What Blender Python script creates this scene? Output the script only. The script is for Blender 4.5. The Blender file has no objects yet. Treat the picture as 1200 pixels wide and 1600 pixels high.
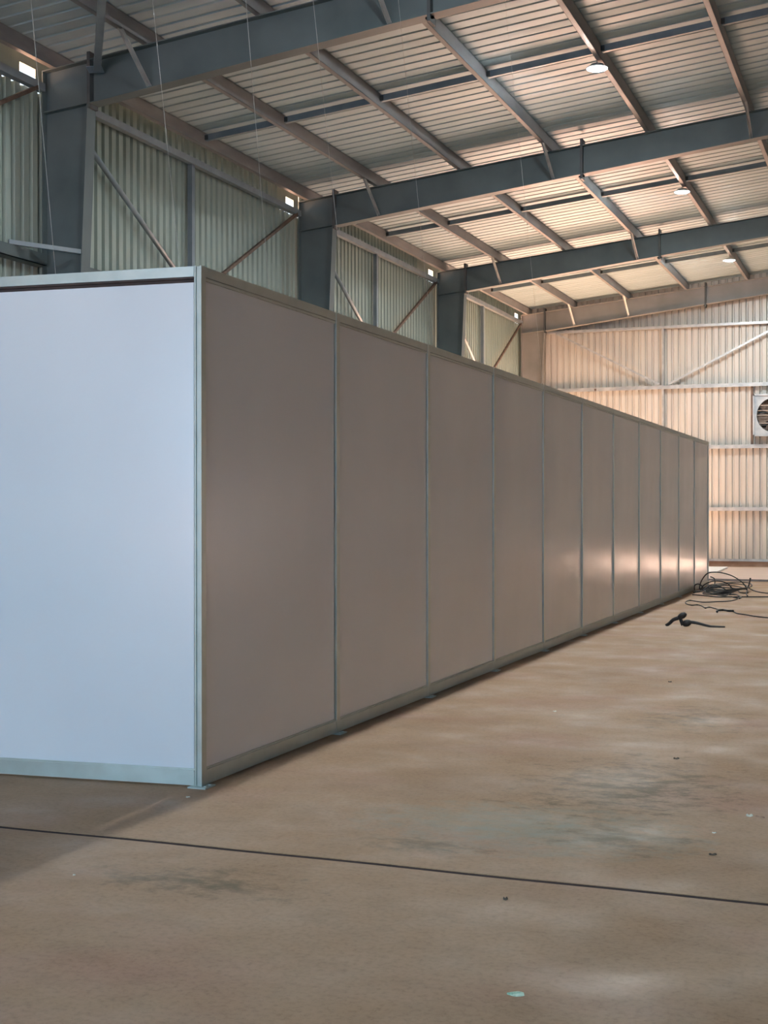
import bpy, bmesh, math, random
import numpy as np
from mathutils import Vector, Matrix

scene = bpy.context.scene
COL = scene.collection
random.seed(7)

# ------------------------------------------------------------------ camera
F_PX, YAW, PITCH, ROLL, CAM_Z = 2102.93, -0.3664, -0.0022, -0.0008, 1.601


def cam_axes():
    cy, sy = math.cos(YAW), math.sin(YAW)
    fwd = np.array([sy, cy, 0.]); rt = np.array([cy, -sy, 0.]); up = np.array([0, 0, 1.])
    cp, sp = math.cos(PITCH), math.sin(PITCH)
    f2 = cp * fwd + sp * up; u2 = cp * up - sp * fwd
    cr, sr = math.cos(ROLL), math.sin(ROLL)
    return cr * rt + sr * u2, cr * u2 - sr * rt, f2


RT, UP, FW = cam_axes()


def at(px, py, X=None, Y=None, Z=None):
    """photo pixel (1200x1600) -> world point on a plane it touches"""
    d = RT * (px - 600) / F_PX + UP * (800 - py) / F_PX + FW
    if X is not None: t = X / d[0]
    elif Y is not None: t = Y / d[1]
    else: t = (Z - CAM_Z) / d[2]
    p = d * t
    return Vector((p[0], p[1], p[2] + CAM_Z))


cam_data = bpy.data.cameras.new('camera')
cam_data.sensor_fit = 'HORIZONTAL'; cam_data.sensor_width = 36.0
cam_data.lens = F_PX / 1200 * 36.0
cam_data.clip_end = 500
cam = bpy.data.objects.new('camera', cam_data); COL.objects.link(cam)
m = Matrix.Identity(4)
for r in range(3):
    m[r][0] = RT[r]; m[r][1] = UP[r]; m[r][2] = -FW[r]
m[2][3] = CAM_Z
cam.matrix_world = m
scene.camera = cam

# ------------------------------------------------------------------ view, sky, sun, daylight in the doorways
scene.view_settings.view_transform = 'Standard'
scene.view_settings.look = 'None'
scene.view_settings.gamma = 1.0
scene.view_settings.use_curve_mapping = False
scene.view_settings.exposure = 0.0
scene.cycles.use_denoising = True
scene.cycles.max_bounces = 7
scene.cycles.diffuse_bounces = 4
scene.cycles.sample_clamp_indirect = 40.0

world = bpy.data.worlds.new('sky'); scene.world = world; world.use_nodes = True
wb = world.node_tree.nodes['Background']
wb.inputs[0].default_value = (0.72, 0.86, 1.0, 1); wb.inputs[1].default_value = 3.0

sun_d = bpy.data.lights.new('sun', 'SUN'); sun_d.energy = 240.0; sun_d.angle = math.radians(0.6)
sun_d.color = (1.0, 0.84, 0.74)
sun = bpy.data.objects.new('sun', sun_d); COL.objects.link(sun)
sun.rotation_euler = Vector((-0.04, -1.0, -0.47)).to_track_quat('-Z', 'Y').to_euler()
sun.location = (0, 60, 40)

# doorways of the hall: (wall, a0, a1, height)
DOOR_END = (-9.60, -5.85, 3.35)      # in the far end wall, hidden by the partition
DOOR_SIDE = (-2.05, -0.25, 0.03)       # gap under a half-shut shutter in the far end wall, right of the frame
DOOR_RIGHT = (33.9, 36.6, 2.2)        # in the right wall near the far end, out of the frame
DOOR_FRONT = (-9.8, 1.2, 5.0)        # behind the camera


def daylight(name, loc, aim, sx, sy, watt, color):
    d = bpy.data.lights.new(name, 'AREA'); d.shape = 'RECTANGLE'; d.size = sx; d.size_y = sy
    d.energy = watt; d.color = color
    o = bpy.data.objects.new(name, d); COL.objects.link(o); o.location = loc
    o.rotation_euler = Vector(aim).to_track_quat('-Z', 'Y').to_euler()
    return o


# sunlit earth outside the far doorway throws warm light up through it onto the roof
daylight('daylight_end_door', (-8.0, 49.0, 0.03), (0, 0, 1), 3.4, 16.0, 8000, (1.0, 0.53, 0.38))
daylight('daylight_right_door', (14.95, 35.3, 1.1), (-1, 0, 0), 2.6, 2.1, 90, (0.80, 0.90, 1.0))
daylight('daylight_front_door', (-4.3, -9.6, 2.6), (0, 1, 0), 10.6, 4.8, 950, (0.28, 0.65, 1.0))

# ------------------------------------------------------------------ building dimensions
XL, XI = -10.30, -9.64             # outer / inner face of the left columns at the knee
RIDGE = 2.2
XR = 2 * RIDGE - XL
FRAMES = [14.70, 22.60, 30.50, 38.12]
Y_END, Y_FRONT = 38.52, -9.2
PURLINS = [-10.18, -8.82, -7.26, -5.62, -3.97, -2.34, -0.72]
SPLICE = -5.05


def z_top(x):                       # top of rafters (left slope, mirrored over the ridge)
    if x > RIDGE: x = 2 * RIDGE - x
    return 7.31 + 0.1 * (x + 9.62)


def z_bot(x):
    if x > RIDGE: x = 2 * RIDGE - x
    return 6.757 + 0.1152 * (x + 9.645)


def z_roof(x):
    return z_top(x) + 0.205


# ------------------------------------------------------------------ materials
def new_mat(name):
    mt = bpy.data.materials.new(name); mt.use_nodes = True
    return mt, mt.node_tree.nodes, mt.node_tree.links, mt.node_tree.nodes['Principled BSDF']


def noise_mat(name, c1, c2, scale=(1, 1, 1), nscale=4.0, detail=5, rough=0.5, rough2=None, metal=0.0, spec=0.5,
              bump=0.0, lo=0.35, hi=0.65):
    mt, N, L, P = new_mat(name)
    tc = N.new('ShaderNodeTexCoord'); mp = N.new('ShaderNodeMapping'); mp.inputs['Scale'].default_value = scale
    nz = N.new('ShaderNodeTexNoise'); nz.inputs['Scale'].default_value = nscale; nz.inputs['Detail'].default_value = detail
    L.new(tc.outputs['Object'], mp.inputs[0]); L.new(mp.outputs[0], nz.inputs['Vector'])
    cr = N.new('ShaderNodeValToRGB')
    cr.color_ramp.elements[0].position = lo; cr.color_ramp.elements[1].position = hi
    cr.color_ramp.elements[0].color = (*c1, 1); cr.color_ramp.elements[1].color = (*c2, 1)
    L.new(nz.outputs['Fac'], cr.inputs[0]); L.new(cr.outputs[0], P.inputs['Base Color'])
    P.inputs['Metallic'].default_value = metal; P.inputs['Specular IOR Level'].default_value = spec
    if rough2 is None: P.inputs['Roughness'].default_value = rough
    else:
        mr = N.new('ShaderNodeMapRange'); mr.inputs['From Min'].default_value = lo; mr.inputs['From Max'].default_value = hi
        mr.inputs['To Min'].default_value = rough; mr.inputs['To Max'].default_value = rough2
        L.new(nz.outputs['Fac'], mr.inputs['Value']); L.new(mr.outputs[0], P.inputs['Roughness'])
    if bump:
        b = N.new('ShaderNodeBump'); b.inputs['Strength'].default_value = bump; b.inputs['Distance'].default_value = 0.01
        L.new(nz.outputs['Fac'], b.inputs['Height']); L.new(b.outputs[0], P.inputs['Normal'])
    return mt


M = {}
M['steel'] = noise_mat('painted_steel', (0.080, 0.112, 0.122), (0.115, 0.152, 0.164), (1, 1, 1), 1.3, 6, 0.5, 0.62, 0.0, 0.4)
M['steel_dark'] = noise_mat('dark_steel_edge', (0.045, 0.055, 0.06), (0.08, 0.09, 0.095), (1, 1, 1), 3, 3, 0.6)
M['galv'] = noise_mat('galvanised_steel', (0.36, 0.38, 0.40), (0.50, 0.52, 0.53), (1, 1, 1), 5, 4, 0.38, 0.5, 0.55, 0.5)
M['purlin'] = noise_mat('purlin_steel', (0.225, 0.235, 0.25), (0.30, 0.31, 0.325), (1, 0.3, 1), 5, 4, 0.5, 0.6, 0.0, 0.35)
M['tube'] = noise_mat('grey_tube_paint', (0.21, 0.26, 0.30), (0.275, 0.325, 0.365), (1, 1, 1), 3, 3, 0.5, None, 0.1)
M['bluebar'] = noise_mat('blue_grey_paint', (0.17, 0.225, 0.275), (0.22, 0.28, 0.33), (1, 1, 1), 3, 3, 0.5)
M['rust'] = noise_mat('rusty_rod', (0.11, 0.075, 0.06), (0.17, 0.12, 0.09), (1, 1, 1), 9, 4, 0.65, None, 0.2)
M['roof'] = noise_mat('roof_sheet_metal', (0.37, 0.485, 0.54), (0.43, 0.545, 0.60), (0.5, 3, 1), 1.2, 3, 0.52, 0.62, 0.12, 0.4)
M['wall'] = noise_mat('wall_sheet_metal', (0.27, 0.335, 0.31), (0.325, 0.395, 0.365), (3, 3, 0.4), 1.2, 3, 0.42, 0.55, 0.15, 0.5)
M['wall_end_lit'] = noise_mat('end_wall_sheet_lightened', (0.46, 0.445, 0.415), (0.54, 0.525, 0.49), (3, 3, 0.4), 1.2, 3, 0.42, 0.55, 0.15, 0.5)  # wall sheet lightened, so the colour carries some of the far end's light
M['steel_lit'] = noise_mat('lightened_painted_steel', (0.20, 0.20, 0.195), (0.27, 0.265, 0.26), (1, 1, 1), 1.3, 6, 0.5, 0.62, 0.0, 0.4)  # frame steel with the strong light on the end frame put into its colour
M['panel'] = noise_mat('white_laminate', (0.69, 0.72, 0.77), (0.725, 0.755, 0.80), (1, 1, 1), 0.8, 3, 0.20, 0.27, 0.0, 0.5)
M['alu'] = noise_mat('anodised_aluminium', (0.46, 0.505, 0.475), (0.53, 0.575, 0.545), (1, 1, 1), 6, 3, 0.32, 0.45, 0.45, 0.5)
M['slot'] = noise_mat('dark_gap_fill', (0.045, 0.028, 0.024), (0.07, 0.045, 0.038), (1, 1, 1), 6, 2, 0.7)
M['joint'] = noise_mat('joint_sealant', (0.022, 0.010, 0.009), (0.04, 0.02, 0.018), (1, 1, 1), 9, 3, 0.8, None, 0.0, 0.2)
M['black'] = noise_mat('black_rubber', (0.012, 0.012, 0.013), (0.024, 0.024, 0.026), (1, 1, 1), 20, 2, 0.45)
M['plinth'] = noise_mat('brown_plinth', (0.28, 0.17, 0.12), (0.40, 0.27, 0.20), (1, 1, 1), 3, 5, 0.7)
M['boardbrown'] = noise_mat('brown_board', (0.48, 0.34, 0.27), (0.60, 0.44, 0.36), (0.4, 2, 1), 1.5, 5, 0.45, 0.6)
M['edge'] = noise_mat('grey_edge', (0.16, 0.14, 0.14), (0.22, 0.20, 0.20), (1, 1, 1), 6, 2, 0.6)
M['boardwhite'] = noise_mat('white_board', (0.78, 0.77, 0.75), (0.84, 0.83, 0.81), (1, 1, 1), 2, 2, 0.35)
M['ground'] = noise_mat('laterite_ground', (0.34, 0.18, 0.10), (0.46, 0.27, 0.16), (1, 1, 1), 0.4, 6, 0.9)
M['wire'] = noise_mat('bare_wire', (0.42, 0.45, 0.44), (0.5, 0.53, 0.52), (1, 1, 1), 30, 1, 0.4, None, 0.3)
M['housing'] = noise_mat('lamp_housing', (0.42, 0.43, 0.44), (0.5, 0.51, 0.52), (1, 1, 1), 8, 2, 0.45, None, 0.4)
M['green'] = noise_mat('green_film', (0.16, 0.42, 0.30), (0.45, 0.68, 0.55), (1, 1, 1), 45, 2, 0.35)
M['paper'] = noise_mat('pale_scrap', (0.62, 0.64, 0.56), (0.74, 0.76, 0.68), (1, 1, 1), 30, 2, 0.5)
M['pebble'] = noise_mat('dark_crumb', (0.05, 0.04, 0.03), (0.10, 0.08, 0.06), (1, 1, 1), 50, 2, 0.8)

mt, N, L, P = new_mat('lamp_lens')
em = N.new('ShaderNodeEmission'); em.inputs[0].default_value = (0.90, 0.98, 1.0, 1); em.inputs[1].default_value = 3100.0
L.new(em.outputs[0], N['Material Output'].inputs[0]); M['lens'] = mt
M['ring'] = mt.copy(); M['ring'].node_tree.nodes['Emission'].inputs[1].default_value = 6.0
M['lens_dim'] = mt.copy(); M['lens_dim'].node_tree.nodes['Emission'].inputs[1].default_value = 900.0   # turned down, for the unseen lamp added above the camera


def floor_material():
    mt, N, L, P = new_mat('dusty_concrete')
    tc = N.new('ShaderNodeTexCoord')

    def nz(scale, nscale, detail, rough=0.55, dist=0.0):
        mp = N.new('ShaderNodeMapping'); mp.inputs['Scale'].default_value = scale
        n = N.new('ShaderNodeTexNoise'); n.inputs['Scale'].default_value = nscale; n.inputs['Detail'].default_value = detail
        n.inputs['Roughness'].default_value = rough; n.inputs['Distortion'].default_value = dist
        L.new(tc.outputs['Object'], mp.inputs[0]); L.new(mp.outputs[0], n.inputs['Vector']); return n.outputs['Fac']

    def ramp(src, stops):
        c = N.new('ShaderNodeValToRGB'); e = c.color_ramp.elements
        e[0].position, e[0].color = stops[0][0], (*stops[0][1], 1)
        e[1].position, e[1].color = stops[-1][0], (*stops[-1][1], 1)
        for p, col in stops[1:-1]:
            k = e.new(p); k.color = (*col, 1)
        L.new(src, c.inputs[0]); return c.outputs[0]

    def mix(a, b, fac, mode='MIX'):
        x = N.new('ShaderNodeMix'); x.data_type = 'RGBA'; x.blend_type = mode
        L.new(a, x.inputs[6]); L.new(b, x.inputs[7])
        if isinstance(fac, float): x.inputs[0].default_value = fac
        else: L.new(fac, x.inputs[0])
        return x.outputs[2]

    base = ramp(nz((1, 1, 1), 0.55, 6, 0.6, 0.4), [(0.30, (0.315, 0.195, 0.12)), (0.5, (0.375, 0.24, 0.15)), (0.68, (0.395, 0.265, 0.18))])
    red = ramp(nz((0.7, 1.0, 1), 0.9, 4), [(0.52, (0, 0, 0)), (0.72, (0.55, 0.55, 0.55))])
    redc = N.new('ShaderNodeRGB'); redc.outputs[0].default_value = (0.37, 0.205, 0.155, 1)
    c = mix(base, redc.outputs[0], red)
    grime = ramp(nz((1.0, 1.5, 1), 3.4, 9, 0.72, 0.3), [(0.30, (0.72, 0.72, 0.70)), (0.50, (1, 1, 1)), (0.75, (1.07, 1.06, 1.05))])
    c = mix(c, grime, 0.5, 'MULTIPLY')
    speck = ramp(nz((1, 1, 1), 38, 6, 0.7), [(0.30, (0.72, 0.72, 0.70)), (0.5, (1, 1, 1)), (0.78, (1.12, 1.12, 1.12))])
    c = mix(c, speck, 0.8, 'MULTIPLY')

    # old grey-green stains with a shape of their own
    def blot(cx, cy, rx, ry, lo, hi, seed):
        mp = N.new('ShaderNodeMapping'); mp.inputs['Location'].default_value = (-cx / rx, -cy / ry, 0)
        mp.inputs['Scale'].default_value = (1 / rx, 1 / ry, 0)
        L.new(tc.outputs['Object'], mp.inputs[0])
        g = N.new('ShaderNodeTexGradient'); g.gradient_type = 'SPHERICAL'; L.new(mp.outputs[0], g.inputs[0])
        mp2 = N.new('ShaderNodeMapping'); mp2.inputs['Location'].default_value = (seed, seed * 2, 0); mp2.inputs['Scale'].default_value = (1, 1.3, 1)
        n = N.new('ShaderNodeTexNoise'); n.inputs['Scale'].default_value = 6.5; n.inputs['Detail'].default_value = 10; n.inputs['Roughness'].default_value = 0.70
        L.new(tc.outputs['Object'], mp2.inputs[0]); L.new(mp2.outputs[0], n.inputs['Vector'])
        a = N.new('ShaderNodeMath'); a.operation = 'MULTIPLY_ADD'; a.inputs[1].default_value = 0.55; a.inputs[2].default_value = -1.0
        L.new(g.outputs['Fac'], a.inputs[0])
        s = N.new('ShaderNodeMath'); s.operation = 'MULTIPLY_ADD'; s.inputs[1].default_value = 2.0; L.new(n.outputs['Fac'], s.inputs[0]); L.new(a.outputs[0], s.inputs[2])
        r = N.new('ShaderNodeMapRange'); r.inputs['From Min'].default_value = lo; r.inputs['From Max'].default_value = hi
        r.inputs['To Min'].default_value = 0; r.inputs['To Max'].default_value = 0.92
        L.new(s.outputs[0], r.inputs['Value'])
        w = N.new('ShaderNodeMath'); w.operation = 'GREATER_THAN'; w.inputs[1].default_value = 0.001; L.new(g.outputs['Fac'], w.inputs[0])
        k = N.new('ShaderNodeMath'); k.operation = 'MULTIPLY'; L.new(r.outputs[0], k.inputs[0]); L.new(w.outputs[0], k.inputs[1])
        return k.outputs[0]

    for (cx, cy, rx, ry, lo, hi, seed, col) in [
        (-1.45, 7.70, 0.95, 1.5, 0.22, 0.62, 3.1, (0.16, 0.118, 0.075)),
        (-1.75, 6.55, 0.95, 0.60, -0.05, 0.75, 7.7, (0.27, 0.265, 0.22)),
        (-1.30, 6.50, 0.65, 0.45, 0.22, 0.65, 2.3, (0.17, 0.13, 0.085)),
        (-2.85, 5.10, 0.70, 0.30, 0.18, 0.62, 9.2, (0.18, 0.135, 0.09)),
        (-2.10, 6.05, 0.40, 0.22, 0.15, 0.6, 5.4, (0.17, 0.13, 0.088)),
        (-1.50, 10.4, 0.7, 1.2, 0.25, 0.8, 4.4, (0.17, 0.13, 0.09))]:
        cc = N.new('ShaderNodeRGB'); cc.outputs[0].default_value = (*col, 1)
        c = mix(c, cc.outputs[0], blot(cx, cy, rx, ry, lo, hi, seed))
    L.new(c, P.inputs['Base Color'])
    rr = N.new('ShaderNodeMapRange'); rr.inputs['From Min'].default_value = 0.3; rr.inputs['From Max'].default_value = 0.7
    rr.inputs['To Min'].default_value = 0.42; rr.inputs['To Max'].default_value = 0.922
    L.new(nz((1, 1, 1), 1.6, 5), rr.inputs['Value']); L.new(rr.outputs[0], P.inputs['Roughness'])
    P.inputs['Specular IOR Level'].default_value = 0.28
    b = N.new('ShaderNodeBump'); b.inputs['Strength'].default_value = 0.25; b.inputs['Distance'].default_value = 0.004
    L.new(nz((1, 1.6, 1), 22, 6, 0.65), b.inputs['Height']); L.new(b.outputs[0], P.inputs['Normal'])
    return mt


M['floor'] = floor_material()


# ------------------------------------------------------------------ mesh helpers
class MB:
    def __init__(s): s.v = []; s.f = []; s.smooth = False

    def add(s, vs, fs):
        o = len(s.v); s.v += [tuple(x) for x in vs]; s.f += [tuple(i + o for i in f) for f in fs]; return s

    def box(s, x0, x1, y0, y1, z0, z1):
        return s.add([(x0, y0, z0), (x1, y0, z0), (x1, y1, z0), (x0, y1, z0), (x0, y0, z1), (x1, y0, z1), (x1, y1, z1), (x0, y1, z1)],
                     [(3, 2, 1, 0), (4, 5, 6, 7), (0, 1, 5, 4), (1, 2, 6, 5), (2, 3, 7, 6), (3, 0, 4, 7)])

    def prism_xz(s, poly, y0, y1):      # polygon in x,z extruded along y
        n = len(poly)
        vs = [(x, y0, z) for x, z in poly] + [(x, y1, z) for x, z in poly]
        fs = [tuple(range(n)), tuple(range(2 * n - 1, n - 1, -1))]
        fs += [(i, n + i, n + (i + 1) % n, (i + 1) % n) for i in range(n)]
        return s.add(vs, fs)

    def bar(s, a, b, w, h, up=(0, 0, 1)):    # box beam between two points
        a, b = Vector(a), Vector(b); d = (b - a).normalized()
        u = Vector(up); sd = d.cross(u)
        if sd.length < 1e-4: sd = d.cross(Vector((1, 0, 0)))
        sd.normalize(); u = sd.cross(d).normalized()
        vs = []
        for p in (a, b):
            for i, j in ((-1, -1), (1, -1), (1, 1), (-1, 1)): vs.append(p + sd * (i * w / 2) + u * (j * h / 2))
        return s.add(vs, [(0, 1, 2, 3), (7, 6, 5, 4), (0, 4, 5, 1), (1, 5, 6, 2), (2, 6, 7, 3), (3, 7, 4, 0)])

    def angle(s, a, b, w, t=0.006, up=(0, 0, 1)):  # L-section beam
        a, b = Vector(a), Vector(b); d = (b - a).normalized(); u = Vector(up); sd = d.cross(u).normalized(); u = sd.cross(d).normalized()
        prof = [(0, 0), (w, 0), (w, t), (t, t), (t, w), (0, w)]
        vs = [p + sd * x + u * y for p in (a, b) for x, y in prof]
        n = 6
        fs = [tuple(range(n)), tuple(range(2 * n - 1, n - 1, -1))] + [(i, n + i, n + (i + 1) % n, (i + 1) % n) for i in range(n)]
        return s.add(vs, fs)

    def tube(s, pts, r, seg=8, cap=True):
        pts = [Vector(p) for p in pts]; n = len(pts); rs = r if isinstance(r, (list, tuple)) else [r] * n
        vs = []; prev = None
        for i, p in enumerate(pts):
            d = (pts[min(i + 1, n - 1)] - pts[max(i - 1, 0)]).normalized()
            if prev is None:
                ref = Vector((0, 0, 1)) if abs(d.z) < .9 else Vector((1, 0, 0)); x = d.cross(ref).normalized()
            else:
                x = (prev - d * prev.dot(d)).normalized()
            prev = x; y = d.cross(x)
            for k in range(seg):
                a = 2 * math.pi * k / seg; vs.append(p + (x * math.cos(a) + y * math.sin(a)) * rs[i])
        fs = [(i * seg + k, i * seg + (k + 1) % seg, (i + 1) * seg + (k + 1) % seg, (i + 1) * seg + k) for i in range(n - 1) for k in range(seg)]
        if cap: fs += [tuple(range(seg - 1, -1, -1)), tuple((n - 1) * seg + k for k in range(seg))]
        s.smooth = True
        return s.add(vs, fs)

    def lathe(s, prof, seg=24, c=(0, 0, 0), ax='z'):
        vs = []
        for r, z in prof:
            for k in range(seg):
                a = 2 * math.pi * k / seg
                if ax == 'z': vs.append((c[0] + r * math.cos(a), c[1] + r * math.sin(a), c[2] + z))
                else: vs.append((c[0] + r * math.cos(a), c[1] + z, c[2] + r * math.sin(a)))
        n = len(prof)
        fs = [(i * seg + k, i * seg + (k + 1) % seg, (i + 1) * seg + (k + 1) % seg, (i + 1) * seg + k) for i in range(n - 1) for k in range(seg)]
        fs += [tuple(range(seg - 1, -1, -1)), tuple((n - 1) * seg + k for k in range(seg))]
        return s.add(vs, fs)

    def mesh(s, name, mat):
        me = bpy.data.meshes.new(name); me.from_pydata(s.v, [], s.f); me.update()
        bm = bmesh.new(); bm.from_mesh(me); bmesh.ops.recalc_face_normals(bm, faces=bm.faces); bm.to_mesh(me); bm.free()
        if s.smooth:
            for p in me.polygons: p.use_smooth = len(p.vertices) == 4
        me.materials.append(M[mat]); return me

    def build(s, name, mat, parent=None):
        return obj(name, s.mesh(name, mat), parent)


def obj(name, me, parent=None, loc=None, rz=None):
    o = bpy.data.objects.new(name, me); COL.objects.link(o)
    if parent is not None: o.parent = parent
    if loc is not None: o.location = loc
    if rz is not None: o.rotation_euler = (0, 0, rz)
    return o


def tag(o, label=None, cat=None, group=None, kind=None):
    if label: o['label'] = label
    if cat: o['category'] = cat
    if group: o['group'] = group
    if kind: o['kind'] = kind
    return o


def thing(name, label, cat, loc=(0, 0, 0), rz=0.0, group=None, kind=None):
    o = bpy.data.objects.new(name, None); COL.objects.link(o); o.empty_display_size = 0.1
    o.location = loc; o.rotation_euler = (0, 0, rz)
    return tag(o, label, cat, group, kind)


def smooth_path(pts, n=8):
    pts = [Vector(p) for p in pts]; P = [pts[0]] + pts + [pts[-1]]; out = []
    for i in range(1, len(P) - 2):
        for k in range(n):
            t = k / n
            out.append(0.5 * ((2 * P[i]) + (-P[i - 1] + P[i + 1]) * t + (2 * P[i - 1] - 5 * P[i] + 4 * P[i + 1] - P[i + 2]) * t * t
                              + (-P[i - 1] + 3 * P[i] - 3 * P[i + 1] + P[i + 2]) * t ** 3))
    out.append(pts[-1]); return out


# ------------------------------------------------------------------ setting: ground and floor
g = MB()
# ground all around the hall (the hall's own slab fills the middle)
for x0, x1, y0, y1 in ((-90, XL - 0.3, -90, 120), (XR + 0.3, 100, -90, 120), (XL - 0.3, XR + 0.3, -90, Y_FRONT - 0.2), (XL - 0.3, XR + 0.3, Y_END + 0.2, 120)):
    g.box(x0, x1, y0, y1, -0.4, -0.05)
tag(g.build('ground', 'ground'), 'reddish bare earth around the outside of the hall', 'ground', kind='structure')

SEAM = 5.646
fl = MB().box(XL - 0.3, XR + 0.3, Y_FRONT - 0.2, Y_END + 0.2, -0.35, -0.05).build('floor', 'slot')
tag(fl, 'brown dusty concrete floor with one dark joint line', 'floor', kind='structure')
# the joint is not perfectly straight: tiny wobble on both edges
xs = np.linspace(XL - 0.3, XR + 0.3, 120)
wob = [0.006 * math.sin(x * 1.7) + 0.004 * math.sin(x * 5.3 + 1) for x in xs]


def slab(front):
    b = MB(); vs = []; fs = []
    for x, w in zip(xs, wob):
        if front: ya, yb = Y_FRONT - 0.2, SEAM - 0.021 + w
        else: ya, yb = SEAM + 0.021 + w, Y_END + 0.2
        vs += [(x, ya, -0.05), (x, ya, 0), (x, yb, 0), (x, yb, -0.05)]
    for i in range(len(xs) - 1):
        a = i * 4; c = a + 4
        fs += [(a + 1, c + 1, c + 2, a + 2), (a, c, c + 1, a + 1), (a + 2, c + 2, c + 3, a + 3), (a + 3, c + 3, c, a)]
    b.add(vs, fs)
    return b.build('floor_slab', 'floor', fl)


slab(True); slab(False)
jv = []
for x, w in zip(xs, wob): jv += [(x, SEAM - 0.021 + w, -0.003), (x, SEAM + 0.021 + w, -0.003), (x, SEAM + 0.021 + w, -0.05), (x, SEAM - 0.021 + w, -0.05)]
jf = []
for i in range(len(xs) - 1):
    a = 4 * i; c = a + 4
    jf += [(a, c, c + 1, a + 1), (a + 2, c + 2, c + 3, a + 3)]
MB().add(jv, jf).build('joint_filler', 'joint', fl)


# ------------------------------------------------------------------ corrugated sheets
def sheet_profile(n, pitch, rib, slope, depth):
    """u, offset outward; wide pans towards the room, narrow ribs set outward"""
    pr = []
    for k in range(n):
        u0 = k * pitch; pan = pitch - rib - 2 * slope
        pr += [(u0, 0), (u0 + pan, 0), (u0 + pan + slope, depth), (u0 + pan + slope + rib, depth)]
    pr.append((n * pitch, 0)); return pr


WP = 0.186; NW = 5; WSH = WP * NW
wall_prof = sheet_profile(NW, WP, 0.032, 0.024, 0.045)


def wall_sheet_mesh(z0, ztop, mat='wall'):
    """local: u along x, outward = +y. ztop: function of u or number"""
    b = MB(); vs = []
    for u, d in wall_prof:
        zt = ztop(u) if callable(ztop) else ztop
        vs += [(u, d, z0), (u, d, zt)]
    fs = [(2 * i, 2 * i + 2, 2 * i + 3, 2 * i + 1) for i in range(len(wall_prof) - 1)]
    b.add(vs, fs)
    me = bpy.data.meshes.new('wall_sheet'); me.from_pydata(b.v, [], b.f); me.update(); me.materials.append(M[mat])
    return me


# left wall: sheets run along Y; slit at the eave beside each column shows the sky
Z_SH0 = 0.13
XW = XL - 0.10                       # inner face of the left wall sheets
wl = thing('wall_left', 'ribbed metal sheet side wall with girts and bracing', 'wall', (XW, 0, 0), kind='structure')
ZT_L = z_roof(XW) - 0.035
full = wall_sheet_mesh(Z_SH0, ZT_L)
slit_h = 6.99
low = wall_sheet_mesh(Z_SH0, slit_h)
n_l = int((Y_END - Y_FRONT) / WSH) + 1
slits = [(f - 0.44, f - 0.10) for f in FRAMES]
for i in range(n_l):
    y1 = Y_END - i * WSH; y0 = y1 - WSH
    hit = [s for s in slits if s[0] < y1 and s[1] > y0]
    if not hit:
        o = obj('wall_sheet', full, wl, (0, y0, 0), math.pi / 2)
    else:
        o = obj('wall_sheet', low, wl, (0, y0, 0), math.pi / 2)
        # upper strip left and right of the slit, above it a narrow closing piece
        b = MB()
        zs = 7.27
        edges = [(y0, min(hit[0][0], y1)), (max(hit[0][1], y0), y1)]
        for ya, yb in edges:
            if yb - ya > 0.01: b.box(-0.012, -0.009, ya, yb, slit_h, ZT_L)
        b.box(-0.012, -0.009, max(hit[0][0], y0), min(hit[0][1], y1), zs, ZT_L)
        b.build('eave_closing_strip', 'wall', wl)

# roof sheets: ribs run down the slope, one sheet per four ribs, left and right slope
RP = 0.255; NR = 4; RSH = RP * NR
roof_prof = sheet_profile(NR, RP, 0.030, 0.014, 0.020)
ceil = thing('ceiling', 'ribbed metal roof sheets over the hall', 'ceiling', (0, 0, 0), kind='structure')
XE = XL - 0.55
LS = RIDGE - XE


def roof_mesh(sign):
    vs = []
    for u, d in roof_prof:
        vs += [(XE if sign < 0 else 2 * RIDGE - XE, u, z_roof(XE) + d), (RIDGE, u, z_roof(RIDGE) + d)]
    fs = [(2 * i, 2 * i + 2, 2 * i + 3, 2 * i + 1) for i in range(len(roof_prof) - 1)]
    me = bpy.data.meshes.new('roof_sheet'); me.from_pydata(vs, [], fs); me.update(); me.materials.append(M['roof']); return me


rl, rr_ = roof_mesh(-1), roof_mesh(1)
n_r = int((Y_END + 0.4 - Y_FRONT) / RSH) + 1
for i in range(n_r):
    y0 = Y_END + 0.4 - (i + 1) * RSH
    obj('roof_sheet', rl, ceil, (0, y0, 0)); obj('roof_sheet', rr_, ceil, (0, y0, 0))


def gable_wall(name, label, y, outward, door):
    """end wall along X at y; sheets cut to the roof slope; door = (x0, x1, top)"""
    w = thing(name, label, 'wall', (0, y, 0), kind='structure')
    n = int((XR - XL + 0.4) / WSH) + 1; x0 = XL - 0.15
    for i in range(n):
        xa = x0 + i * WSH; xb = xa + WSH
        z0 = Z_SH0
        for dr in door:
            if xb > dr[0] + 0.02 and xa < dr[1] - 0.02: z0 = dr[2]
        if outward > 0:
            me = wall_sheet_mesh(z0, lambda u: z_roof(min(xa + u, XR)) + 0.01, 'wall_end_lit')
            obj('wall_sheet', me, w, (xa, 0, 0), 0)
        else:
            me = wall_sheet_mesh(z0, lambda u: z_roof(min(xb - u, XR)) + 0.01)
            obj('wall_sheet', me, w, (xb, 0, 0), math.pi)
    return w


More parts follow.
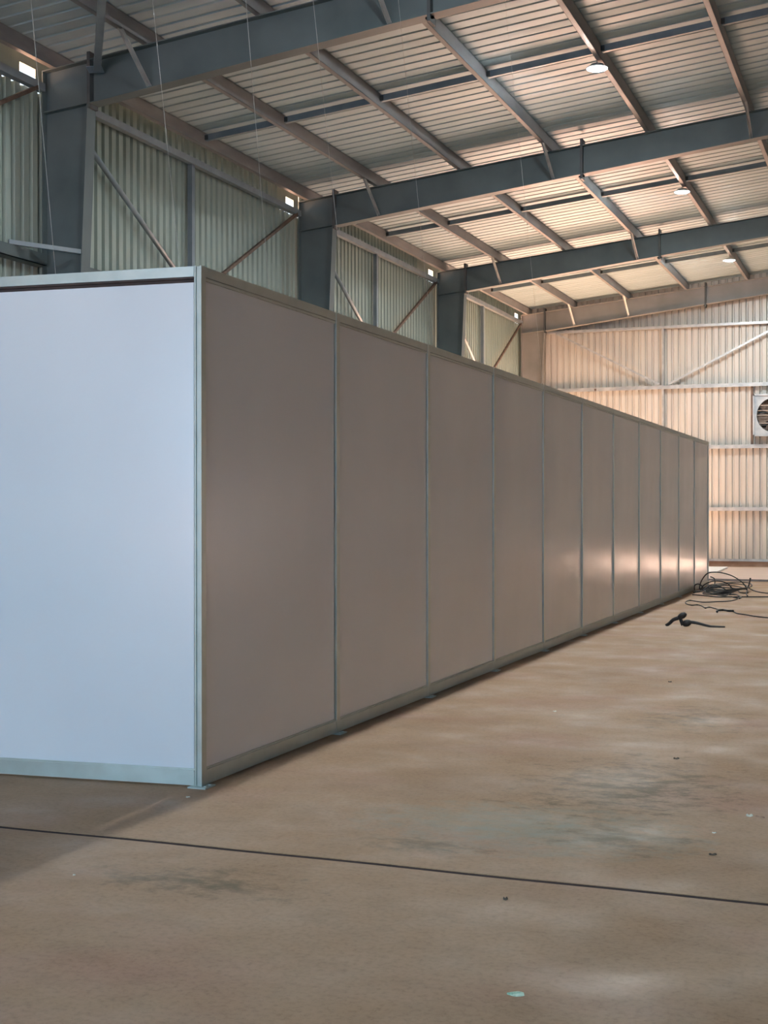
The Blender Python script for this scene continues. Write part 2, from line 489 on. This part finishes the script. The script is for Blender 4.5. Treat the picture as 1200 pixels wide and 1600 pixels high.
# snap the door of the far wall onto sheet edges so that nothing shows above the partition
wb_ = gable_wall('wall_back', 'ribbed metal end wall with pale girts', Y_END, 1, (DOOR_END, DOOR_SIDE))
gable_wall('wall_front', 'ribbed metal end wall behind the camera with wide doorway', Y_FRONT, -1, (DOOR_FRONT,))
wr = thing('wall_right', 'ribbed metal side wall to the right of the view', 'wall', (XR + 0.10, 0, 0), kind='structure')
above = wall_sheet_mesh(DOOR_RIGHT[2], ZT_L)
for i in range(n_l):
    y1 = Y_END - i * WSH
    hid = y1 > DOOR_RIGHT[0] + 0.02 and y1 - WSH < DOOR_RIGHT[1] - 0.02
    obj('wall_sheet', above if hid else full, wr, (0, y1, 0), -math.pi / 2)

# far wall: plinth, base angle, girts, head beam, post, diagonals (children of the wall, in wall coordinates)
PL = MB().box(DOOR_END[1] + 0.45, DOOR_SIDE[0] - 0.5, Y_END - 0.10, Y_END + 0.15, 0, 0.138).box(DOOR_SIDE[1] + 0.5, XR, Y_END - 0.10, Y_END + 0.15, 0, 0.138).build('baseboard_back', 'plinth')
tag(PL, 'brown concrete kerb along the foot of the far wall', 'kerb', kind='structure')
yg = -0.16                                          # girts stand in front of the sheets


def wpart(name, mat, fn):
    b = MB(); fn(b); return b.build(name, mat, wb_)


wpart('base_angle', 'galv', lambda b: b.angle((DOOR_END[1] + 0.45, -0.075, 0.14), (DOOR_SIDE[0] - 0.5, -0.075, 0.14), 0.07, 0.006))
for z in (1.615, 3.35, 5.06):
    x_start = XL + 0.6 if z > DOOR_END[2] - 0.1 else DOOR_END[1] + 0.45
    x_end = DOOR_SIDE[0] - 0.4 if z < 2.3 else XR - 0.6
    wpart('girt', 'galv', lambda b: b.box(x_start, x_end, yg, -0.003, z - 0.045, z + 0.03).box(x_start, x_end, yg, yg + 0.012, z - 0.075, z - 0.045))
wpart('head_beam', 'galv', lambda b: b.box(-9.6, XR - 0.7, yg - 0.02, -0.003, 6.70, 6.77))
for xc in (-6.27,):
    wpart('wall_post', 'galv', lambda b: b.box(xc - 0.03, xc + 0.02, yg + 0.02, -0.003, 5.09, 6.70))
for xc in (-6.27,):
    wpart('wall_post', 'galv', lambda b: b.box(xc - 0.03, xc + 0.02, yg + 0.03, -0.003, 3.40, 4.98))
wpart('diagonal_brace', 'galv', lambda b: b.bar((-9.35, yg - 0.03, 6.70), (-6.36, yg - 0.03, 5.12), 0.055, 0.055, (0, 1, 0)))
wpart('diagonal_brace', 'galv', lambda b: b.bar((-6.10, yg - 0.03, 5.12), (-2.95, yg - 0.03, 6.70), 0.055, 0.055, (0, 1, 0)))
wpart('wind_column', 'steel', lambda b: b.box(-2.40, -2.385, -0.42, -0.17, 0.0, 7.7).box(-2.50, -2.29, -0.43, -0.42, 0, 7.7).box(-2.50, -2.29, -0.17, -0.16, 0, 7.7))
wpart('girt_clip', 'rust', lambda b: b.box(-8.23, -8.17, yg - 0.012, yg, 5.0, 5.06))


# left wall members, in wall coordinates (x from the sheet face into the room)
def lpart(name, mat, fn):
    b = MB(); fn(b); return b.build(name, mat, wl)


bays = [(FRAMES[0] - 7.9, FRAMES[0])] + list(zip(FRAMES[:-1], FRAMES[1:]))
for ya, yb in bays:
    a, c = ya + 0.11, yb - 0.11
    lpart('eave_tube', 'tube', lambda b: b.box(0.05, 0.15, a, c, 6.965, 7.065))
    lpart('girt', 'steel', lambda b: b.box(0.003, 0.17, a, c, 4.86, 4.872).box(0.158, 0.17, a, c, 4.72, 4.86).box(0.003, 0.17, a, c, 4.72, 4.732))
    ym = (ya + yb) / 2 - 0.13
    lpart('wall_post', 'bluebar', lambda b: b.box(0.04, 0.12, ym - 0.045, ym + 0.045, 4.88, 6.963))
    lpart('diagonal_tube', 'tube', lambda b: b.tube([(0.13, a + 0.05, 6.93), (0.13, ym - 0.03, 4.92)], 0.038, 10))
    lpart('diagonal_rod', 'rust', lambda b: b.bar((0.13, c - 0.15, 6.98), (0.13, ym + 0.03, 4.92), 0.05, 0.05, (1, 0, 0)))
for z in (1.6, 3.2):
    lpart('girt', 'steel', lambda b: b.box(0.003, 0.09, Y_FRONT + 0.3, Y_END - 0.3, z - 0.03, z + 0.03))
# knee brace from the girt to the inner flange of the nearest column
p0, p1 = Vector((0.12, 13.86, 4.905)), Vector((-9.72 - XW, 14.58, 4.87))
lpart('column_brace', 'tube', lambda b: b.bar(p0, p1, 0.05, 0.055))


# ------------------------------------------------------------------ portal frames
def portal_frame(y, label, flys, paint='steel'):
    t = thing('portal_frame', label, 'steel frame', (0, y, 0), group='steel portal frames of the hall')
    hw = 0.10
    for s in (-1, 1):
        fx = (lambda x: x) if s < 0 else (lambda x: 2 * RIDGE - x)
        b = MB()
        # tapered column: web, outer and inner flange
        b.prism_xz([(fx(XL), 0), (fx(-9.95), 0), (fx(XI), 6.757), (fx(XI), z_top(XI)), (fx(XL), z_top(XL))], -0.005, 0.005)
        b.prism_xz([(fx(XL - .012), 0), (fx(XL), 0), (fx(XL), z_top(XL)), (fx(XL - .012), z_top(XL))], -hw, hw)
        b.prism_xz([(fx(-9.95), 0), (fx(-9.935), 0), (fx(XI + .012), 6.74), (fx(XI), 6.74)], -hw, hw)
        b.prism_xz([(fx(XL), z_top(XL) - .012), (fx(XI), z_top(XI) - .012), (fx(XI), z_top(XI)), (fx(XL), z_top(XL))], -hw, hw)
        b.box(min(fx(XL - .05), fx(-9.9)), max(fx(XL - .05), fx(-9.9)), -0.14, 0.14, 0, 0.025)
        col = b.build('column', paint, t)
        # knee stiffener continuing the rafter's lower flange across the column
        k = MB(); k.prism_xz([(fx(XL), 6.70), (fx(XI), 6.757), (fx(XI), 6.772), (fx(XL), 6.715)], -0.09, -0.006)
        k.build('knee_stiffener', paint, col)
        k = MB(); k.box(min(fx(XI), fx(XI + .045)), max(fx(XI), fx(XI + .045)), -0.095, 0.095, 6.70, z_top(XI) + 0.10)
        k.build('end_plate', 'steel_dark', t)
        # rafter in two lengths bolted at the splice
        for xa, xb in ((XI + .045, SPLICE - .012), (SPLICE + .012, RIDGE)):
            r = MB()
            A, B = fx(xa), fx(xb)
            r.prism_xz([(A, z_bot(xa)), (B, z_bot(xb)), (B, z_top(xb)), (A, z_top(xa))], -0.004, 0.004)
            r.prism_xz([(A, z_bot(xa) - .012), (B, z_bot(xb) - .012), (B, z_bot(xb)), (A, z_bot(xa))], -hw, hw)
            r.prism_xz([(A, z_top(xa) - .012), (B, z_top(xb) - .012), (B, z_top(xb)), (A, z_top(xa))], -hw, hw)
            r.build('rafter', paint, t)
        sp = MB(); sx = fx(SPLICE); sp.box(sx - .02, sx + .02, -0.105, 0.105, z_bot(SPLICE) - 0.09, z_top(SPLICE) + 0.11)
        for k in range(4):
            zz = z_bot(SPLICE) - 0.055 + (k // 2) * 0.10 + (0.42 if k > 1 else 0)
            sp.box(sx - .05, sx + .05, -0.07, -0.045, zz, zz + .025)
        sp.build('splice_plate', 'steel_dark', t)
    for xp in flys:
        f = MB(); f.angle((xp + .03, -0.70, z_top(xp) + 0.03), (xp + .06, -0.06, z_bot(xp) + 0.03), 0.045, 0.006, (1, 0, 0))
        f.build('fly_brace', 'galv', t)
    return t


portal_frame(FRAMES[0], 'nearest grey steel portal frame, its rafter crossing the top left', [PURLINS[1], PURLINS[3]])
portal_frame(FRAMES[1], 'second grey steel portal frame, its rafter passing mid roof below the nearest lamp', [PURLINS[1], PURLINS[3], PURLINS[5]])
portal_frame(FRAMES[2], 'third grey steel portal frame, between the second frame and the end wall frame', [PURLINS[1], PURLINS[3]])
portal_frame(FRAMES[3], 'warm lit steel portal frame standing against the far end wall', [PURLINS[1], PURLINS[2]], 'steel_lit')

# roof diagonal from the nearest frame's knee towards the camera
rb = MB(); rb.bar((-9.47, 14.58, 7.17), (-4.05, 6.72, 7.86), 0.09, 0.09); rb.bar((-9.50, 14.62, 7.13), (-9.47, 14.50, 7.17), 0.2, 0.012)
tag(rb.build('roof_brace', 'bluebar'), 'blue-grey diagonal roof brace rising from the knee of the nearest frame', 'brace')

# ------------------------------------------------------------------ purlins (C-section, web on the right) and bridging bars
ordn = ['eave purlin running along the top of the left wall', 'first purlin in from the eave of the left wall', 'second purlin in from the eave of the left wall',
        'third purlin in from the eave of the left wall', 'purlin that carries the row of round lamps', 'first purlin to the right of the row of round lamps',
        'second purlin to the right of the row of round lamps']
Y0P = 5.0
for k, x in enumerate(PURLINS):
    b = MB(); z = z_top(x) + 0.002; w, h, tk = 0.075, 0.197, 0.005
    if k == 0: w = 0.085
    ya, yb = Y0P, Y_END - 0.06
    b.box(x + w - tk, x + w, ya, yb, z, z + h)                      # web
    b.box(x, x + w, ya, yb, z, z + tk); b.box(x, x + w, ya, yb, z + h - tk, z + h)
    b.box(x, x + tk, ya, yb, z, z + 0.022); b.box(x, x + tk, ya, yb, z + h - 0.022, z + h)
    tag(b.build('roof_purlin', 'purlin'), 'grey steel ' + ordn[k], 'purlin', 'purlins under the roof sheets')

bl = ['bridging bar across the purlins between the first and second frames', 'bridging bar across the purlins between the second and third frames',
      'bridging bar across the purlins between the third frame and end wall']
for k in range(3):
    ym = (FRAMES[k] + FRAMES[k + 1]) / 2 - 0.06
    t = thing('bridging_bar', 'blue-grey ' + bl[k], 'bridging bar', (0, ym, 0), group='bridging bars between purlins')
    for i in range(len(PURLINS)):
        xa = PURLINS[i] + 0.085; xb = PURLINS[i + 1] if i + 1 < len(PURLINS) else RIDGE
        z = lambda x: z_top(x) + 0.115
        MB().bar((xa, 0, z(xa)), (xb - .003, 0, z(xb)), 0.06, 0.095).build('bar_segment', 'bluebar', t)
        MB().box(xa, xa + 0.05, -0.05, -0.031, z(xa) - 0.035, z(xa) + 0.035).build('end_cleat', 'steel_dark', t)

# ------------------------------------------------------------------ lamps
def lamp(x, y, label, glow='lens'):
    z = z_top(x)
    t = thing('high_bay_lamp', label, 'lamp', (x, y, 0), group='round high-bay lamps')
    zb = z - 0.105
    h = MB(); h.lathe([(0.118, zb + 0.0095), (0.150, zb + 0.0105), (0.152, zb + 0.022), (0.10, zb + 0.035), (0.095, zb + 0.066), (0.05, zb + 0.075), (0.02, zb + 0.08)], 28)
    h.build('housing', 'housing', t)
    l = MB(); l.lathe([(0.06, zb - 0.012), (0.095, zb - 0.009), (0.108, zb + 0.003)], 28); l.build('lens', glow, t)
    d = MB(); d.lathe([(0.109, zb + 0.001), (0.148, zb + 0.006), (0.148, zb + 0.009)], 28); d.build('diffuser_ring', 'ring', t)
    k = MB(); k.tube([(0, 0, zb + 0.078), (0, 0, z + 0.003)], 0.008, 8); k.build('hook', 'galv', t)


LX = PURLINS[4] - 0.005
lamp(LX, 18.72, 'glowing round lamp in the roof, nearest and largest of the three in view')
lamp(LX, 26.60, 'glowing round lamp in the roof, middle one of the three in view')
lamp(LX, 34.35, 'glowing round lamp in the roof, farthest and smallest of the three in view')
lamp(LX, 10.85, 'round lamp of the same row, overhead beyond the top of the picture')
lamp(LX, 2.95, 'weaker round lamp added to the row, unseen beside and above the camera', 'lens_dim')
# ------------------------------------------------------------------ exhibition partition: long wall and front wall
PH = 3.0


def partition(t, n, W, sg, first_post=True, slot=False):
    """local x along the wall, face at y=0, room side is sg*y"""
    def bx(b, x0, x1, d0, d1, z0, z1):          # d = depth behind the face
        ya, yb = -sg * d0, -sg * d1
        return b.box(x0, x1, min(ya, yb), max(ya, yb), z0, z1)
    hp = 0.028
    post = MB()
    bx(post, -hp, hp, 0.0, 0.010, 0.008, PH); bx(post, -hp + .010, hp - .010, 0.010, 0.036, 0.008, PH - .002); bx(post, -hp, hp, 0.036, 0.046, 0.008, PH)
    post_m = post.mesh('post', 'alu')
    foot = MB(); bx(foot, -0.062, 0.062, -0.042, 0.075, 0.0, 0.008); bx(foot, -0.035, -0.022, -0.028, -0.015, 0.008, 0.014); bx(foot, 0.022, 0.035, -0.028, -0.015, 0.008, 0.014)
    foot_m = foot.mesh('foot_plate', 'alu')
    pz0, pz1 = 0.105, (PH - 0.092 if slot else PH - 0.078)
    pan = MB(); bx(pan, hp + .007, W - hp - .010, 0.016, 0.034, pz0 - .01, pz1 + (0 if slot else .01)); pan_m = pan.mesh('panel', 'panel')
    tr = MB(); bx(tr, hp + .001, W - hp - .001, 0.003, 0.043, PH - 0.060, PH - .001)
    if not slot:
        bx(tr, hp + .001, W - hp - .001, 0.006, 0.04, PH - 0.080, PH - 0.063)
    tr_m = tr.mesh('top_rail', 'alu')
    br = MB(); bx(br, hp + .001, W - hp - .001, 0.003, 0.043, 0.010, 0.088); bx(br, hp + .001, W - hp - .001, -0.001, 0.04, 0.088, 0.096); bx(br, hp + .001, W - hp - .001, 0.007, 0.04, 0.096, 0.106)
    br_m = br.mesh('bottom_rail', 'alu')
    ch_m = None
    if slot:
        ch = MB(); bx(ch, hp + .003, W - hp - .003, 0.030, 0.041, PH - 0.115, PH - 0.061); bx(ch, hp + .003, W - hp - .02, 0.008, 0.03, PH - 0.072, PH - 0.0605); ch_m = ch.mesh('slot_backing', 'slot')  # dark backing strip added for the shade inside the slot
    for i in range(n + 1):
        if i > 0 or first_post:
            p = obj('post', post_m, t, (i * W, 0, 0)); obj('foot_plate', foot_m, p)
        if i < n:
            obj('panel', pan_m, t, (i * W, 0, 0)); obj('top_rail', tr_m, t, (i * W, 0, 0)); obj('bottom_rail', br_m, t, (i * W, 0, 0))
            if ch_m: obj('slot_backing', ch_m, t, (i * W, 0, 0))


CX, CY, PW = -3.744, 6.862, 1.985
long_wall = thing('partition_wall', 'long white panel partition with aluminium posts receding to the far end', 'partition', (CX, CY, 0), math.pi / 2)
partition(long_wall, 11, PW, -1)
TH = 0.0813
front_wall = thing('partition_wall', 'short pale blue-lit front side of the partition at the left edge', 'partition', (CX - 0.023, CY - 0.023, 0), math.pi + TH)
partition(front_wall, 2, PW, 1, first_post=False, slot=True)

# ------------------------------------------------------------------ suspension wires
for (b, tX, tY, lab) in [
    (Vector((-4.69, 6.775, PH)), -5.60, 7.37, 'thin wire rising from the front partition near the left picture edge'),
    (Vector((-3.885, 6.835, PH)), -5.60, 8.96, 'thin wire rising beside the near corner post of the partition'),
    (Vector((-3.762, 7.76, PH)), -3.96, 7.23, 'thin wire rising from the long partition over its first panel'),
    (Vector((-3.762, 9.04, PH)), -3.96, 8.12, 'thin wire rising from the long partition just past its second post'),
    (Vector((-3.762, 10.97, PH)), -3.96, 9.99, 'thin wire rising from the long partition at its third post'),
    (Vector((-3.762, 14.80, PH)), -3.96, 13.55, 'thin wire rising from the long partition at its fifth post')]:
    top = Vector((tX + 0.02, tY, z_top(tX) + 0.003))
    w = MB(); w.tube([b + (top - b) * k / 6 for k in range(7)], 0.0014, 6)
    tag(w.build('suspension_wire', 'wire'), lab, 'wire', 'wires holding the partition')

# ------------------------------------------------------------------ exhaust fan on the far wall
fx0, fz0, fs = -3.77, 3.60, 1.13
fan = thing('exhaust_fan', 'square metal wall fan with louvre bars at the right edge of the far wall', 'fan', (fx0 + fs / 2, Y_END - 0.02, fz0 + fs / 2))
yf, yk = -0.36, 0.0
hs = fs / 2
b = MB()                                             # box sides
b.box(-hs, -hs + .02, yf, yk, -hs, hs).box(hs - .02, hs, yf, yk, -hs, hs).box(-hs, hs, yf, yk, hs - .02, hs).box(-hs, hs, yf, yk, -hs, -hs + .02)
b.box(-hs - .015, -hs + .03, yf - .02, yf, -hs - .015, hs + .015).box(hs - .03, hs + .015, yf - .02, yf, -hs - .015, hs + .015)
b.box(-hs - .015, hs + .015, yf - .02, yf, hs - .03, hs + .015).box(-hs - .015, hs + .015, yf - .02, yf, -hs - .015, -hs + .03)
b.build('housing', 'galv', fan)
seg = 48; vs = []; fsq = []
for k in range(seg):                                 # front plate with round mouth
    a = 2 * math.pi * k / seg; c, s_ = math.cos(a), math.sin(a); q = (hs - .03) / max(abs(c), abs(s_))
    vs += [(c * q, yf + .02, s_ * q), (c * .48, yf + .02, s_ * .48), (c * .47, yf + .16, s_ * .47)]
for k in range(seg):
    j = (k + 1) % seg; fsq += [(3 * k, 3 * j, 3 * j + 1, 3 * k + 1), (3 * k + 1, 3 * j + 1, 3 * j + 2, 3 * k + 2)]
MB().add(vs, fsq).build('mouth_plate', 'galv', fan)
MB().lathe([(0.10, yf + .10), (0.11, yf + .12), (0.11, yf + .2)], 20, ax='y').build('hub', 'galv', fan)
bl_ = MB()
for dx in (-.055, .055):
    pass
r0, r1 = 0.10, 0.455
vs = []
for r, tw, hwid in ((r0, .7, .07), (.28, .5, .13), (r1, .35, .15)):
    vs += [(-hwid, -math.sin(tw) * hwid, r), (hwid, math.sin(tw) * hwid, r)]
blade = MB().add(vs, [(0, 1, 3, 2), (2, 3, 5, 4)]).mesh('fan_blade', 'rust')
for k in range(6):
    o = obj('fan_blade', blade, fan, (0, yf + .15, 0)); o.rotation_euler = (0, math.radians(60 * k + 18), 0)
for k in range(7):
    z = -0.45 + k * 0.15
    MB().bar((-hs + .03, yf + .27, z), (hs - .03, yf + .27, z), .10, .012, (0, .5, 1)).build('louvre', 'rust', fan)
for z in (-.22, .0, .13, .27):
    wdt = math.sqrt(.47 ** 2 - z ** 2)
    MB().tube([(-wdt, yf + .012, z), (wdt, yf + .012, z)], .011, 8).build('guard_bar', 'galv', fan)
MB().box(-hs - .10, -hs - .035, -.06, -.004, -.26 - hs + .03, hs + .30).build('bracket_post', 'rust', fan)
MB().box(hs + .035, hs + .10, -.06, -.004, -.26 - hs + .03, hs + .30).build('bracket_post', 'rust', fan)

# ------------------------------------------------------------------ things lying at the far end
deck = MB().box(-6.2, -0.6, 30.6, 36.9, 0.0, 0.045).build('low_platform', 'boardbrown')
MB().box(-6.2, -0.6, 30.58, 30.599, 0.0, 0.046).build('edge_trim', 'edge', deck)
tag(deck, 'flat brown board deck lying on the floor before the far wall', 'platform')
wbd = MB().add([(-5.55, 33.15, .0475), (-4.14, 33.2, .0475), (-4.21, 36.03, .0475), (-5.6, 35.95, .0475), (-5.55, 33.15, .0875), (-4.14, 33.2, .0875), (-4.21, 36.03, .0875), (-5.6, 35.95, .0875)],
               [(3, 2, 1, 0), (4, 5, 6, 7), (0, 1, 5, 4), (1, 2, 6, 5), (2, 3, 7, 6), (3, 0, 4, 7)])
tag(wbd.build('loose_panel', 'boardwhite'), 'loose white panel lying flat on the brown deck beyond the partition', 'panel')


# ------------------------------------------------------------------ cables
def px_path(pts, dz=0.012):
    out = []
    for p in pts:
        if len(p) == 2: v = at(p[0], p[1], Z=dz)
        else: v = at(p[0], p[1], Y=p[2])
        if v.z < dz: v.z = dz
        if 6 < v.y < 29 and v.x < CX + 0.035: v.x = CX + 0.035
        out.append(v)
    return smooth_path(out, 8)


RC = 0.011
coil = thing('cable_coil', 'tangled black cable coil on the floor at the far end of the partition', 'cable')
tall = px_path([(1093, 921, 26.6), (1095, 910, 26.6), (1102, 899, 26.6), (1110, 894.5, 26.6), (1125, 894.5, 26.6), (1142, 899, 26.6), (1156, 907, 26.6), (1164, 915, 26.6), (1167, 922, 26.6)])
MB().tube(tall, RC, 8).build('cable_arch', 'black', coil)
loops = [
    [(1080, 922, 26.4), (1084, 915, 26.4), (1091, 912.5, 26.4), (1097, 916, 26.4), (1098, 922, 26.4), (1092, 925.5, 26.4), (1084, 926), (1079, 923, 26.4)],
    [(1082, 925, 26.2), (1098, 923, 26.2), (1108, 915, 26.3), (1118, 914, 26.3), (1130, 919, 26.3), (1138, 927, 26.3), (1130, 930), (1115, 928), (1103, 922, 26.3), (1108, 914, 26.5)],
    [(1094, 922, 26.6), (1100, 914, 26.6), (1112, 908.5, 26.6), (1125, 908, 26.6), (1137, 912, 26.6), (1143, 918, 26.6), (1150, 921, 26.6), (1165, 920, 26.6)],
    [(1100, 918), (1112, 923), (1128, 924), (1140, 921), (1152, 920), (1166, 921), (1168, 926), (1158, 926), (1150, 922), (1141, 928)],
    [(1098, 920, 26.9), (1104, 925), (1118, 929), (1134, 930.5), (1140, 926), (1132, 920, 26.5), (1120, 917, 26.5), (1108, 918, 26.5), (1100, 922, 26.5)],
    [(1110, 901, 27.4), (1116, 904, 27.4), (1117, 910, 27.4), (1115, 915, 27.4), (1106, 918, 27.3), (1096, 922, 27.0)],
    [(1140, 929), (1150, 929), (1158, 933), (1155, 935), (1145, 933)],
    [(1172, 903, 26.9), (1171, 910, 26.9), (1168, 920, 26.9), (1166, 927), (1168, 931)],
    [(1173, 903, 26.9), (1171, 912, 26.9), (1170, 918, 26.9), (1176, 922), (1186, 925), (1200, 927), (1216, 928)],
]
for lp in loops:
    MB().tube(px_path(lp), RC, 8).build('cable_loop', 'black', coil)
flat = []
for k in range(5):                                   # flat bundle of turns on the floor
    c = at(1122 + 5 * k, 926 - 0.8 * k, Z=0)
    ring = [(c.x + (0.26 + .03 * k) * math.cos(a), c.y + (0.9 + .12 * k) * math.sin(a), 0.013 + 0.02 * k + .006 * math.sin(3 * a + k)) for a in np.linspace(0, 2 * math.pi, 33)]
    MB().tube(ring, RC, 8).build('cable_turn', 'black', coil)

run = px_path([(1082, 929), (1100, 930.5), (1120, 932.5), (1145, 932.5), (1170, 932.5), (1200, 932.5), (1230, 933)])
tag(MB().tube(run, RC, 8).build('floor_cable', 'black'), 'straight black cable running right from the coil along the floor', 'cable')
run = px_path([(1157, 932), (1152, 936), (1140, 939), (1120, 940), (1100, 941), (1088, 939.5), (1078, 938), (1072, 940), (1072, 943), (1080, 945.5), (1090, 945), (1097, 947), (1102, 950), (1108, 948.5),
               (1118, 951), (1124, 953), (1138, 954), (1146, 955.5), (1152, 958.5), (1166, 960.5), (1180, 963), (1200, 965), (1225, 967)])
tag(MB().tube(run, 0.009, 8).build('floor_cable', 'black'), 'wavy thin black cable curling across the floor in front of the coil', 'cable')
run = px_path([(1120.5, 956), (1121, 953.8), (1130, 953), (1138, 954.4), (1146, 954.4)], 0.03)
tag(MB().tube(run, 0.016, 8).build('cable_end', 'black'), 'short thick black cable end lying across the wavy thin cable', 'cable')

# black clamp with a tapering lead
pl = thing('cable_clamp', 'black clamp with angled arm and tapering lead lying alone on the floor', 'clamp', tuple(at(1070, 979, Z=0)))
YP = at(1070, 979, Z=0).y


def lp(px_, py_):
    v = at(px_, py_, Y=YP) - Vector(pl.location); return v


arm = smooth_path([lp(1040.5, 977.5), lp(1046, 974), lp(1052, 968.5), lp(1060, 965.5)], 6)
MB().tube(arm, [0.022 + 0.006 * k / len(arm) for k in range(len(arm))], 10).build('arm', 'black', pl)
hd = [lp(1059, 966), lp(1063, 963.5), lp(1067, 961.5), lp(1071, 960), lp(1073, 960)]
MB().tube(hd, [0.022, 0.038, 0.044, 0.032, 0.010], 12).build('head', 'black', pl)
st = smooth_path([lp(1063, 966), lp(1065, 972), lp(1067, 976.8)], 4)
MB().tube(st, [0.022 + .004 * k / len(st) for k in range(len(st))], 10).build('stem', 'black', pl)
bd = [lp(1065.5, 975.5), lp(1067.5, 974.8), lp(1071, 974), lp(1075, 973.2), lp(1078.5, 972.2), lp(1080, 972)]
MB().tube(bd, [0.012, 0.036, 0.047, 0.047, 0.034, 0.020], 14).build('body', 'black', pl)
tl = smooth_path([lp(1078, 971.8), lp(1088, 973.2), lp(1102, 976.8), lp(1116, 980), lp(1127, 981.6), lp(1133, 982.3)], 5)
tl = [Vector((v.x, v.y, max(v.z, 0.012))) for v in tl]
MB().tube(tl, [0.023 - 0.014 * k / (len(tl) - 1) for k in range(len(tl))], 10).build('lead', 'black', pl)


# ------------------------------------------------------------------ litter on the floor
def scrap(name, mat, px_, py_, w, d, h, label, cat, rot=0.0, pointed=False, group=None):
    c = at(px_, py_, Z=0); b = MB(); vs = []; n = 9
    for i in range(n):
        t = i / (n - 1); wd = d / 2 * (math.sin(math.pi * min(1, (0.12 + t) if not pointed else (t * 0.80 + 0.02))) ** 0.7)
        zz = h * (0.35 + 0.65 * abs(math.sin(t * 5 + 1)))
        x = (t - .5) * w
        vs += [(x, -wd, .001 + zz * .15), (x, wd * .1, .001 + zz), (x, wd, .001 + zz * .3), (x, wd * .1, .0005)]
    fs = []
    for i in range(n - 1):
        a = 4 * i; e = a + 4
        fs += [(a, e, e + 1, a + 1), (a + 1, e + 1, e + 2, a + 2), (a + 2, e + 2, e + 3, a + 3), (a + 3, e + 3, e, a)]
    fs += [(3, 2, 1, 0), tuple(4 * (n - 1) + k for k in range(4))]
    b.add(vs, fs); o = b.build(name, mat); o.location = c; o.rotation_euler = (0, 0, rot)
    return tag(o, label, cat, group)


scrap('film_scrap', 'green', 805.5, 1554, 0.056, 0.048, 0.006, 'green leaf-shaped scrap of film near the bottom edge of the floor', 'litter', 0.36, True)
scrap('paper_scrap', 'paper', 1171.5, 1275.5, 0.034, 0.045, 0.012, 'pale crumpled scrap on the floor at the right edge', 'litter', 0.3)
scrap('straw_scrap', 'plinth', 1188, 1277.5, 0.05, 0.02, 0.008, 'curled tan scrap beside the pale crumpled one', 'litter', -0.3)
scrap('dark_crumb', 'pebble', 790, 1406, 0.018, 0.03, 0.012, 'dark crumb on the floor just below the joint line', 'litter', 0.5)
scrap('paper_chip', 'paper', 294, 1246, 0.022, 0.03, 0.006, 'tiny white chip on the floor by the corner foot plate', 'litter', 0.2)
scrap('paper_chip', 'paper', 867, 1112, 0.03, 0.03, 0.008, 'tiny white chip on the open floor right of the partition', 'litter', 0.9)
scrap('paper_chip', 'paper', 116, 1368, 0.012, 0.016, 0.006, 'tiny white chip on the lower left floor below the joint line', 'litter', 0.2)
scrap('paper_chip', 'paper', 1116, 1302, 0.02, 0.02, 0.006, 'tiny pale chip left of the pale crumpled scrap', 'litter', 0.2)
scrap('dark_crumb', 'pebble', 1057, 1186, 0.035, 0.05, 0.010, 'dark crumb on the floor above the grimy stain', 'litter', 0.4)
scrap('dark_crumb', 'pebble', 1047, 1066, 0.03, 0.05, 0.010, 'dark crumb far out on the right of the floor', 'litter', 0.4)
scrap('dark_crumb', 'pebble', 1114, 1336, 0.035, 0.025, 0.008, 'dark sliver on the floor above the joint line at right', 'litter', 0.4)
